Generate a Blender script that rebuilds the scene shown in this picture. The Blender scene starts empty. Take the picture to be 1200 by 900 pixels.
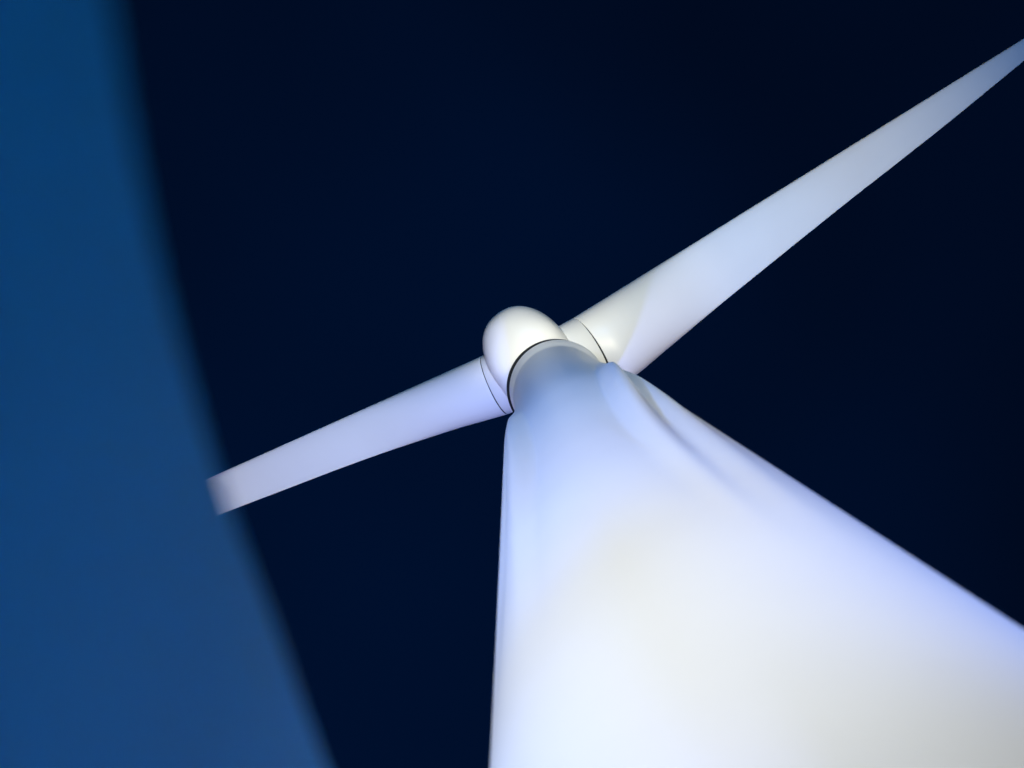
import bpy, bmesh, math
from mathutils import Vector, Matrix

scene = bpy.context.scene
C = scene.collection
R = math.radians
PI = math.pi

# ------------------------------------------------------------------ camera
CAM = Vector((0.0, -2.272, 1.5))          # 1.5 m above the ground, close to the tower's foot
th, roll, yaw = R(10.2), R(27.8), R(1.96)
n0 = Vector((0, math.sin(th), math.cos(th)))
r0 = Vector((1, 0, 0))
d0 = Vector((0, math.cos(th), -math.sin(th)))
fwd = n0 * math.cos(yaw) - r0 * math.sin(yaw)
rgt = r0 * math.cos(yaw) + n0 * math.sin(yaw)
X = rgt * math.cos(roll) + d0 * math.sin(roll)
Y = -rgt * math.sin(roll) + d0 * math.cos(roll)
cd = bpy.data.cameras.new('camera')
cam = bpy.data.objects.new('camera', cd)
C.objects.link(cam)
cam.matrix_world = Matrix(((X.x, -Y.x, -fwd.x, CAM.x), (X.y, -Y.y, -fwd.y, CAM.y), (X.z, -Y.z, -fwd.z, CAM.z), (0, 0, 0, 1)))
cd.sensor_width = 36
cd.lens = 35
cd.clip_start = 0.02
cd.clip_end = 5000
cd.dof.use_dof = True
cd.dof.focus_distance = 11.3
cd.dof.aperture_fstop = 1.15
scene.camera = cam

# ------------------------------------------------------------------ night sky
world = bpy.data.worlds.new('World')
scene.world = world
world.use_nodes = True
wn, wl = world.node_tree.nodes, world.node_tree.links
wn.clear()
wo = wn.new('ShaderNodeOutputWorld')
bg = wn.new('ShaderNodeBackground')
ns = wn.new('ShaderNodeTexNoise')
ns.noise_dimensions = '4D'
ns.inputs['W'].default_value = 29.4
ns.inputs['Scale'].default_value = 1.3
ns.inputs['Detail'].default_value = 2
rp = wn.new('ShaderNodeValToRGB')
rp.color_ramp.elements[0].position = 0.3
rp.color_ramp.elements[0].color = (0.0003, 0.0018, 0.0065, 1)
rp.color_ramp.elements[1].position = 0.7
rp.color_ramp.elements[1].color = (0.0002, 0.0054, 0.0275, 1)
tc = wn.new('ShaderNodeTexCoord')
wl.new(tc.outputs['Generated'], ns.inputs['Vector'])
wl.new(ns.outputs['Fac'], rp.inputs['Fac'])
wl.new(rp.outputs['Color'], bg.inputs['Color'])
bg.inputs['Strength'].default_value = 1.0
wl.new(bg.outputs[0], wo.inputs[0])

scene.view_settings.view_transform = 'Standard'
scene.view_settings.look = 'None'
scene.view_settings.exposure = 0
scene.view_settings.gamma = 1

# ------------------------------------------------------------------ floodlights (position, aim, colour, watts, cone, blend)
LAMPS = [
    ('white floodlight to the left of the tower, tilted towards the left blade', (-2.95, -0.52, 0.35), (-4, -0.5, 13.3), (0.985, 0.960, 0.960), 3450, 50, 1.0),
    ('warm white floodlight in front of the tower, tilted towards the hub', (0.70, -1.80, 0.35), (0.27999999999999997, -1.0, 13), (1.000, 0.920, 0.660), 3831, 12, 1.0),
    ('deep blue floodlight in front of the tower, tilted towards the top of the shaft', (-4.69, -8.83, 0.35), (0, 0, 8.5), (0.110, 0.302, 1.000), 6165, 28, 1.0),
    ('warm white floodlight to the right of the tower, tilted towards the right blade', (2.20, -1.20, 0.35), (3, -0.6, 13.3), (1.000, 0.920, 0.660), 4198, 40, 1.0),
    ('white floodlight in front of the tower, tilted towards the middle of the shaft', (0.00, -10.00, 0.35), (0, 0, 6), (0.955, 0.975, 0.970), 3451, 40, 1.0),
    ('deep blue floodlight behind the tower, tilted towards the right blade', (-3.21, 3.83, 0.35), (4, -0.5, 13.3), (0.160, 0.240, 1.000), 3600, 50, 1.0),
    ('clear blue floodlight in front of the tower, tilted towards the hub', (4.10, -11.28, 0.35), (0, 0, 12.8), (0.142, 0.452, 1.000), 3865, 34, 1.0),
    ('pale blue floodlight to the left of the tower, tilted towards the foot of the shaft', (-4.06, -1.09, 0.35), (0, 0, 4.0), (0.196, 0.382, 1.000), 2095, 40, 1.0),
    ('deep blue floodlight to the right of the tower, tilted towards the middle of the shaft', (6.76, -1.81, 0.35), (0, 0, 5.5), (0.116, 0.274, 1.000), 2822, 30, 1.0),
    ('clear blue floodlight to the right of the tower, tilted towards the right blade', (3.00, -1.00, 0.35), (5, -0.7, 13.6), (0.072, 0.451, 1.000), 2493, 36, 1.0),
    ('deep blue floodlight behind the tower, tilted towards the left blade', (-2.20, 2.20, 0.35), (-2.2, -0.2, 13), (0.120, 0.260, 1.000), 3000, 30, 1.0),
    ('warm white floodlight to the right of the tower, tilted towards the hub', (2.50, -3.50, 0.35), (1.2, -0.3, 13), (1.000, 0.920, 0.660), 876, 14, 1.0),
    ('brightest pale blue floodlight, left of the tower and facing it almost level', (-3.86, -1.81, 0.35), (0, 0, 2.0), (0.338, 0.437, 1.000), 6500, 50, 1.0),
    ('cool white floodlight left of centre in front of the tower, tilted towards the shaft', (-4.03, -9.18, 0.35), (0, 0, 7.2), (0.93, 0.96, 1.0), 1350, 42, 1.0),
    ('pale blue floodlight in front of the tower, tilted towards the foot of the shaft', (0.00, -7.00, 0.35), (0, 0, 4.8), (0.82, 0.88, 1.000), 560, 28, 1.0),
]

# ------------------------------------------------------------------ materials
def mat(name, col, rough=0.4, noise=0.03, scale=3.0, bump=0.0, metal=0.0, coat=0.0, bscale=60):
    m = bpy.data.materials.new(name)
    m.use_nodes = True
    nt, ln = m.node_tree.nodes, m.node_tree.links
    b = nt['Principled BSDF']
    b.inputs['Roughness'].default_value = rough
    b.inputs['Metallic'].default_value = metal
    b.inputs['Coat Weight'].default_value = coat
    t = nt.new('ShaderNodeTexCoord')
    n = nt.new('ShaderNodeTexNoise')
    n.inputs['Scale'].default_value = scale
    n.inputs['Detail'].default_value = 5
    ln.new(t.outputs['Object'], n.inputs['Vector'])
    r = nt.new('ShaderNodeValToRGB')
    r.color_ramp.elements[0].position = 0.3
    r.color_ramp.elements[1].position = 0.7
    r.color_ramp.elements[0].color = tuple(c * (1 - noise) for c in col) + (1,)
    r.color_ramp.elements[1].color = tuple(min(1, c * (1 + noise)) for c in col) + (1,)
    ln.new(n.outputs['Fac'], r.inputs['Fac'])
    ln.new(r.outputs['Color'], b.inputs['Base Color'])
    if bump:
        n2 = nt.new('ShaderNodeTexNoise')
        n2.inputs['Scale'].default_value = bscale
        ln.new(t.outputs['Object'], n2.inputs['Vector'])
        bp = nt.new('ShaderNodeBump')
        bp.inputs['Strength'].default_value = bump
        bp.inputs['Distance'].default_value = 0.01
        ln.new(n2.outputs['Fac'], bp.inputs['Height'])
        ln.new(bp.outputs['Normal'], b.inputs['Normal'])
    return m

M_WHITE = mat('white_gelcoat', (0.78, 0.78, 0.76), 0.42, 0.015, 1.5)
M_DARK = mat('dark_rubber_seal', (0.012, 0.013, 0.015), 0.6)
M_BLUE = mat('deep_blue_wall_paint', (0.006, 0.345, 0.68), 0.75, 0.06, 2.0, 0.15)
M_BLUE.node_tree.nodes['Principled BSDF'].inputs['Specular IOR Level'].default_value = 0.15
M_GROUND = mat('dark_gravelly_ground', (0.06, 0.065, 0.06), 0.95, 0.3, 4.0, 0.6, bscale=20)
M_METAL = mat('grey_cast_metal', (0.12, 0.12, 0.125), 0.45, 0.05, 8.0, 0.1, metal=0.6)
M_CONC = mat('pale_concrete', (0.32, 0.31, 0.29), 0.9, 0.12, 6.0, 0.4)

def glow(name, col, s):
    m = bpy.data.materials.new(name)
    m.use_nodes = True
    b = m.node_tree.nodes['Principled BSDF']
    b.inputs['Base Color'].default_value = (0.8, 0.8, 0.8, 1)
    b.inputs['Emission Color'].default_value = tuple(col) + (1,)
    b.inputs['Emission Strength'].default_value = s
    return m

# ------------------------------------------------------------------ helpers
def obj(name, bm, m, parent=None, smooth=True):
    me = bpy.data.meshes.new(name)
    bm.normal_update()
    bm.to_mesh(me)
    bm.free()
    me.materials.append(m)
    if smooth:
        for p in me.polygons:
            p.use_smooth = True
    o = bpy.data.objects.new(name, me)
    C.objects.link(o)
    if parent:
        o.parent = parent
        o.matrix_parent_inverse = Matrix.Translation(-parent.location)
    return o

def empty(name, loc, label, cat, group=None):
    o = bpy.data.objects.new(name, None)
    C.objects.link(o)
    o.location = loc
    o['label'] = label
    o['category'] = cat
    if group:
        o['group'] = group
    return o

def loft(rings, closed=True, cap=True):
    bm = bmesh.new()
    rows = [[bm.verts.new(p) for p in ring] for ring in rings]
    for a, b in zip(rows, rows[1:]):
        n = len(a)
        for i in range(n if closed else n - 1):
            j = (i + 1) % n
            bm.faces.new((a[i], a[j], b[j], b[i]))
    if cap:
        bm.faces.new(rows[0][::-1])
        bm.faces.new(rows[-1])
    bmesh.ops.recalc_face_normals(bm, faces=bm.faces)
    return bm

def revolve(profile, frame, n=96, cap=True):
    """profile: (radius, along) pairs; frame: 4x4 matrix whose local Z is the axis."""
    return loft([[frame @ Vector((r * math.cos(2 * PI * i / n), r * math.sin(2 * PI * i / n), a)) for i in range(n)] for r, a in profile], cap=cap)

def frame_to(origin, axis):
    q = Vector(axis).normalized().to_track_quat('Z', 'Y')
    return Matrix.Translation(origin) @ q.to_matrix().to_4x4()

def sstep(a, b, x):
    t = max(0.0, min(1.0, (x - a) / (b - a)))
    return t * t * (3 - 2 * t)

# ------------------------------------------------------------------ ground (one sheet to the horizon)
bm = bmesh.new()
NG = 64
prev = [bm.verts.new((0, 0, 0))]
rings = []
for rr in (3, 8, 20, 60, 200, 800, 3000):
    rings.append([bm.verts.new((rr * math.cos(2 * PI * i / NG), rr * math.sin(2 * PI * i / NG), 0)) for i in range(NG)])
for i in range(NG):
    bm.faces.new((prev[0], rings[0][i], rings[0][(i + 1) % NG]))
for a, b in zip(rings, rings[1:]):
    for i in range(NG):
        j = (i + 1) % NG
        bm.faces.new((a[i], b[i], b[j], a[j]))
g = obj('ground', bm, M_GROUND, smooth=False)
g['kind'] = 'structure'

# ------------------------------------------------------------------ wind turbine
HT = 12.5
RT = 0.548
TX = 0.055                                  # the head's axis sits 5 cm off the foot's
wt = empty('wind_turbine', (0, 0, 0), 'white wind turbine seen from its foot, floodlit against the dark blue night sky', 'wind turbine')

def lerp_table(tab, z):
    """piecewise-linear table of (z, value), z descending"""
    if z >= tab[0][0]:
        return tab[0][1]
    for (z0, v0), (z1, v1) in zip(tab, tab[1:]):
        if z >= z1:
            return v0 + (v1 - v0) * (z0 - z) / (z0 - z1)
    return tab[-1][1]

def base_radius(z, side=0.0):
    line = 0.528 * 1.115 * (1 + (HT - z) / 12.1)
    k = sstep(0.15, 2.7, HT - z) * (1 - side) + sstep(-0.9, 2.1, HT - z) * side
    k = k - side * sstep(-0.9, 2.1, 0.0) * (1 - sstep(0.0, 0.25, HT - z))
    return RT * (1 - k) + line * k

def gauss(x, s):
    return math.exp(-(x / s) ** 2)

SCOOP_L = [(12.3, -95), (11.9, -84), (11.3, -66), (10.2, -46), (9.0, -38), (8.0, -35), (5.0, -34)]
SCOOP_R = [(12.3, 84), (11.9, 76), (11.3, 64), (10.2, 45), (9.0, 34), (7.9, 27), (7.0, 24), (6.2, 23), (5.0, 25)]
GROOVE = [(11.0, 60), (9.8, 54), (8.9, 47), (7.6, 38), (6.8, 34), (5.0, 30)]

def soften(tab, z):
    return sum(lerp_table(tab, z + d) for d in (-0.4, -0.2, 0, 0.2, 0.4)) / 5

def tower_radius(a, z):
    """a: azimuth from the camera-facing side, positive towards +x, degrees.
    The shaft's head is scooped out at the front, with a soft shoulder and a groove either side."""
    rr = base_radius(z, sstep(52, 82, abs(a)))
    top = HT - z
    l, r_ = soften(SCOOP_L, z), soften(SCOOP_R, z)
    fz = sstep(0.03, 0.22, top) * (1 - sstep(3.3, 8.4, top))
    w = sstep(l - 4, l + 8, a) * (1 - sstep(r_ - 7, r_ + 3, a))
    rr -= (0.040 + 0.090 * sstep(0.4, 2.4, top)) * fz * w
    fr = sstep(1.3, 3.0, top) * (1 - sstep(3.5, 7.5, top))
    rr += fr * (0.035 * gauss(a - r_ - 6, 8) + 0.012 * gauss(a - l + 5, 8))
    fg = sstep(1.4, 3.0, top) * (1 - sstep(4.8, 8.3, top))
    gv = soften(GROOVE, z)
    rr -= 0.056 * fg * gauss(a - gv, 5.0)
    rr += 0.018 * fg * gauss(a - gv - 10, 4.5)
    rr -= 0.042 * fg * gauss(a + 53, 6)
    return rr

NA = 360
zs = [0.12 + (HT - 0.12) * (1 - (1 - i / 220) ** 1.3) for i in range(221)]
zs[-1] = HT - 0.001
rings = []
for z in zs:
    ring = []
    for i in range(NA):
        a = -180 + 360 * i / NA
        rr = tower_radius(a, z)
        ring.append(Vector((rr * math.sin(R(a)) + TX - 0.088 * (1 - z / HT), -rr * math.cos(R(a)), z)))
    rings.append(ring)
obj('tower', loft(rings), M_WHITE, wt)
# rounded rim at the tower head, dark yaw gap above it
I = Matrix.Translation((TX, 0, 0))
rim = [(RT - 0.10, HT - 0.03)] + [(RT - 0.03 + 0.035 * math.cos(R(t)), HT - 0.01 + 0.035 * math.sin(R(t))) for t in range(-90, 91, 12)] + [(RT - 0.1, HT + 0.025)]
obj('tower_rim', revolve(rim, I, 160), M_WHITE, wt)
obj('yaw_seal', revolve([(0.555, HT + 0.02), (0.555, HT + 0.075), (0.50, HT + 0.09)], Matrix.Translation((TX - 0.024, -0.010, 0)), 160), M_DARK, wt)
obj('foundation_ring', revolve([(1.62, 0.0), (1.62, 0.08), (1.58, 0.118), (0.9, 0.118)], I, 128), M_CONC, wt)

# hub: round-nosed spinner whose skirt sits over the yaw gap
HUBC = Vector((0.0, 0.0, 13.06))
HR = 0.50
prof = [(0.02, 1.25), (0.22, 1.22), (0.40, 1.08), (0.47, 0.9), (HR, 0.6), (HR, 0.3), (HR, 0.0), (0.498, -0.2), (0.49, -0.36)]
for i in range(1, 25):
    t = R(90 * i / 24)
    prof.append((max(0.004, 0.49 * math.cos(t) ** 0.86 if i < 24 else 0.004), -0.36 - 0.66 * math.sin(t)))
HAX = Vector((0.17, 1, 0)).normalized()
HSD = Vector((HAX.y, -HAX.x, 0))
rings = []
for r_, al in prof:
    ring = []
    for i in range(144):
        t = 2 * PI * i / 144
        c_, s_ = math.cos(t), math.sin(t)
        # flatter cheeks where the blades leave the spinner
        flat = 1 if c_ < 0 else 0.7
        n_ = 2.0 + 2.2 * abs(c_) ** 0.5 * flat * sstep(-0.95, -0.55, al)
        q = (abs(c_) ** n_ + abs(s_) ** n_) ** (-1 / n_)
        ring.append(HUBC + HAX * al + HSD * (r_ * q * c_) + Vector((0, 0, r_ * q * s_)))
    rings.append(ring)
obj('spinner', loft(rings), M_WHITE, wt)
obj('nacelle_skirt', revolve([(0.50, HT + 0.085), (0.51, HT + 0.10), (0.50, HT + 0.35), (0.40, HT + 0.6)], I, 160), M_WHITE, wt)

# blades: stations of (leading edge), (trailing edge)
RIGHT = [
    ((0.594, -0.527, 13.190), (0.654, 0.313, 13.041)),
    ((0.747, -0.532, 13.229), (0.815, 0.413, 13.061)),
    ((0.932, -0.537, 13.277), (1.000, 0.413, 13.108)),
    ((1.222, -0.546, 13.351), (1.288, 0.368, 13.189)),
    ((1.642, -0.559, 13.459), (1.704, 0.304, 13.306)),
    ((2.176, -0.575, 13.596), (2.233, 0.222, 13.455)),
    ((2.830, -0.596, 13.764), (2.881, 0.131, 13.635)),
    ((3.612, -0.620, 13.965), (3.657, 0.026, 13.851)),
    ((4.357, -0.643, 14.157), (4.398, -0.072, 14.056)),
    ((5.241, -0.670, 14.384), (5.276, -0.179, 14.297)),
    ((6.091, -0.696, 14.602), (6.120, -0.285, 14.530)),
    ((6.964, -0.723, 14.827), (6.987, -0.408, 14.771)),
    ((7.734, -0.746, 15.025), (7.750, -0.517, 14.984)),
    ((8.390, -0.767, 15.193), (8.401, -0.610, 15.166)),
]
LEFT = [
    ((-0.577, -0.639, 13.176), (-0.625, 0.100, 13.041)),
    ((-0.720, -0.644, 13.203), (-0.767, 0.077, 13.071)),
    ((-0.884, -0.651, 13.234), (-0.930, 0.049, 13.106)),
    ((-1.174, -0.662, 13.289), (-1.218, 0.001, 13.168)),
    ((-1.593, -0.679, 13.368), (-1.634, -0.055, 13.254)),
    ((-2.127, -0.700, 13.469), (-2.165, -0.122, 13.364)),
    ((-2.780, -0.726, 13.593), (-2.816, -0.187, 13.494)),
    ((-3.562, -0.757, 13.740), (-3.595, -0.251, 13.648)),
    ((-4.307, -0.786, 13.881), (-4.338, -0.313, 13.795)),
    ((-5.191, -0.821, 14.049), (-5.219, -0.386, 13.969)),
    ((-6.040, -0.855, 14.209), (-6.066, -0.456, 14.137)),
    ((-6.913, -0.889, 14.375), (-6.937, -0.528, 14.309)),
    ((-7.682, -0.919, 14.520), (-7.703, -0.591, 14.460)),
    ((-8.337, -0.945, 14.644), (-8.357, -0.645, 14.589)),
]

FLAT = 0.8      # the blade roots are slightly oval

def resample(st, n):
    """smooth Catmull-Rom through the stations"""
    P = [(Vector(a), Vector(b)) for a, b in st]
    out = []
    m = len(P) - 1
    for k in range(n + 1):
        t = k / n * m
        i = min(int(t), m - 1)
        w = t - i
        def cr(j):
            p0, p1, p2, p3 = P[max(i - 1, 0)][j], P[i][j], P[i + 1][j], P[min(i + 2, m)][j]
            return 0.5 * ((2 * p1) + (p2 - p0) * w + (2 * p0 - 5 * p1 + 4 * p2 - p3) * w * w + (3 * p1 - p0 - 3 * p2 + p3) * w ** 3)
        out.append((cr(0), cr(1)))
    return out

def make_blade(st, label):
    st = resample(st, 110)
    rings = []
    NS = 72
    mids = [(a + b) / 2 for a, b in st]
    span = (mids[-1] - mids[0]).normalized()
    L = (mids[-1] - mids[0]).length
    for k, (le, te) in enumerate(st):
        s = (mids[k] - mids[0]).dot(span) / L
        ch = te - le
        c = ch.length
        cx = ch.normalized()
        up = cx.cross(span)
        if up.z < 0:
            up = -up
        up.normalize()
        th_ = 0.50 - 0.30 * sstep(0.0, 0.30, s)          # thickness / chord
        wcirc = 1 - sstep(0.02, 0.22, s)
        ring = []
        for i in range(NS):
            t = 2 * PI * i / NS
            x = 0.5 - 0.5 * math.cos(t)                  # 0 at the leading edge, 1 at the trailing edge
            sg = -1 if t < PI else 1                     # lower side first
            y = 5 * (0.2969 * math.sqrt(max(x, 0)) - 0.126 * x - 0.3516 * x * x + 0.2843 * x ** 3 - 0.1036 * x ** 4)
            ya = y * th_ if sg > 0 else -th_ * 0.5 * max(x, 0) ** 0.5 * max(1 - x, 0) ** 0.8 / 0.42
            yc = -math.sin(t) * 0.5 * FLAT
            yy = ya * (1 - wcirc) + yc * wcirc
            ring.append(le + cx * (x * c) + up * (yy * c))
        rings.append(ring)
    bm = loft(rings)
    b = obj('blade', bm, M_WHITE, wt)
    b['label'] = label
    return b

def collar(st, length):
    """round collar between the spinner and the blade, with a thin dark joint"""
    c1 = (Vector(st[0][0]) + Vector(st[0][1])) / 2
    c2 = (Vector(st[3][0]) + Vector(st[3][1])) / 2
    r = (Vector(st[0][1]) - Vector(st[0][0])).length / 2
    ax = (c2 - c1)
    ax = (ax - Vector((0, ax.y, 0)) * 0.8).normalized()
    ch = (Vector(st[0][1]) - Vector(st[0][0])).normalized()
    up = ch.cross(ax).normalized()
    ch = ax.cross(up).normalized()
    def oval(prof_):
        return loft([[c1 + ax * al + ch * (r_ * math.cos(2 * PI * i / 128)) + up * (r_ * FLAT * math.sin(2 * PI * i / 128)) for i in range(128)] for r_, al in prof_])
    obj('blade_collar', oval([(r * 0.99, -length), (r + 0.002, -length * 0.5), (r + 0.002, -0.022), (r - 0.004, -0.016), (r - 0.02, -0.014)]), M_WHITE, wt)
    obj('blade_joint', oval([(r - 0.010, -0.05), (r - 0.010, 0.03)]), M_DARK, wt)

make_blade(RIGHT, 'long blade reaching to the upper right corner')
make_blade(LEFT, 'blade reaching left behind the blurred blue wall')
collar(RIGHT, 0.5)
collar(LEFT, 0.5)

# ------------------------------------------------------------------ curved blue wall beside the camera
EDGE = [(0.0, -3.1, 2.192), (-0.03, -2.85, 2.142), (-0.059, -2.579, 2.092), (-0.083, -2.515, 2.08), (-0.109, -2.458, 2.089), (-0.142, -2.4, 2.118), (-0.194, -2.307, 2.181), (-0.263, -2.17, 2.286), (-0.319, -2.032, 2.381), (-0.389, -1.821, 2.473), (-0.47, -1.537, 2.592)]
E = [(Vector(p), Vector(p)) for p in EDGE]
E = [a for a, b in resample([(tuple(a), tuple(b)) for a, b in E], 90)]
TH, RC = 0.16, 0.03
rings = []
for k, p in enumerate(E):
    a, b = E[max(k - 1, 0)], E[min(k + 1, len(E) - 1)]
    t = (b - a); t.z = 0; t.normalize()
    out = Vector((-t.y, t.x, 0))
    if out.x > 0:
        out = -out
    ring = [Vector((p.x, p.y, 0))]
    ring += [Vector((p.x, p.y, p.z * q / 12)) for q in range(1, 12)]
    for q in range(0, 9):
        an = R(90 * q / 8)
        ring.append(p + out * (RC - RC * math.cos(an)) + Vector((0, 0, -RC + RC * math.sin(an))))
    for q in range(0, 9):
        an = R(90 * q / 8)
        ring.append(p + out * (TH - RC + RC * math.sin(an)) + Vector((0, 0, -RC + RC * math.cos(an))))
    e = p + out * TH
    ring += [Vector((e.x, e.y, e.z * q / 12)) for q in range(11, 0, -1)]
    ring.append(Vector((e.x, e.y, 0)))
    rings.append(ring)
wall = obj('curved_wall', loft(rings), M_BLUE)
wall['label'] = 'deep blue curved wall, out of focus, filling the left edge of the photo'
wall['category'] = 'wall'

# ------------------------------------------------------------------ floodlights standing on the ground
for lab, pos, aim, col, watts, cone, blend in LAMPS:
    pos, aim = Vector(pos), Vector(aim)
    e = empty('floodlight', (pos.x, pos.y, 0), lab, 'floodlight', 'floodlights on the ground around the turbine')
    ax = (aim - pos).normalized()
    f = frame_to(pos, ax)
    obj('housing', revolve([(0.02, -0.20), (0.09, -0.19), (0.13, -0.10), (0.15, 0.0), (0.165, 0.02), (0.165, 0.05), (0.15, 0.05), (0.148, 0.035)], f, 40, cap=False), M_METAL, e)
    obj('lens', revolve([(0.146, 0.030), (0.10, 0.036), (0.01, 0.038)], f, 40), glow('floodlight_glass', col, 3.0), e)
    side = Vector((-ax.y, ax.x, 0)).normalized()
    for s in (-1, 1):
        bm = bmesh.new()
        m4 = Matrix.Translation((pos.x + side.x * 0.19 * s, pos.y + side.y * 0.19 * s, 0.18)) @ Matrix.Diagonal((0.03, 0.03, 0.36, 1))
        bmesh.ops.create_cube(bm, size=1, matrix=m4)
        obj('bracket', bm, M_METAL, e, False)
    obj('base_plate', revolve([(0.25, 0.002), (0.25, 0.02), (0.23, 0.03)], Matrix.Translation((pos.x, pos.y, 0)), 40), M_METAL, e)
    ld = bpy.data.lights.new('floodlight_lamp', 'SPOT')
    ld.color = col
    ld.energy = watts
    ld.spot_size = R(cone)
    ld.spot_blend = blend
    ld.shadow_soft_size = 0.14
    lo = bpy.data.objects.new('floodlight_lamp', ld)
    C.objects.link(lo)
    lo.location = pos + ax * 0.20
    lo.rotation_euler = (-ax).to_track_quat('Z', 'Y').to_euler()
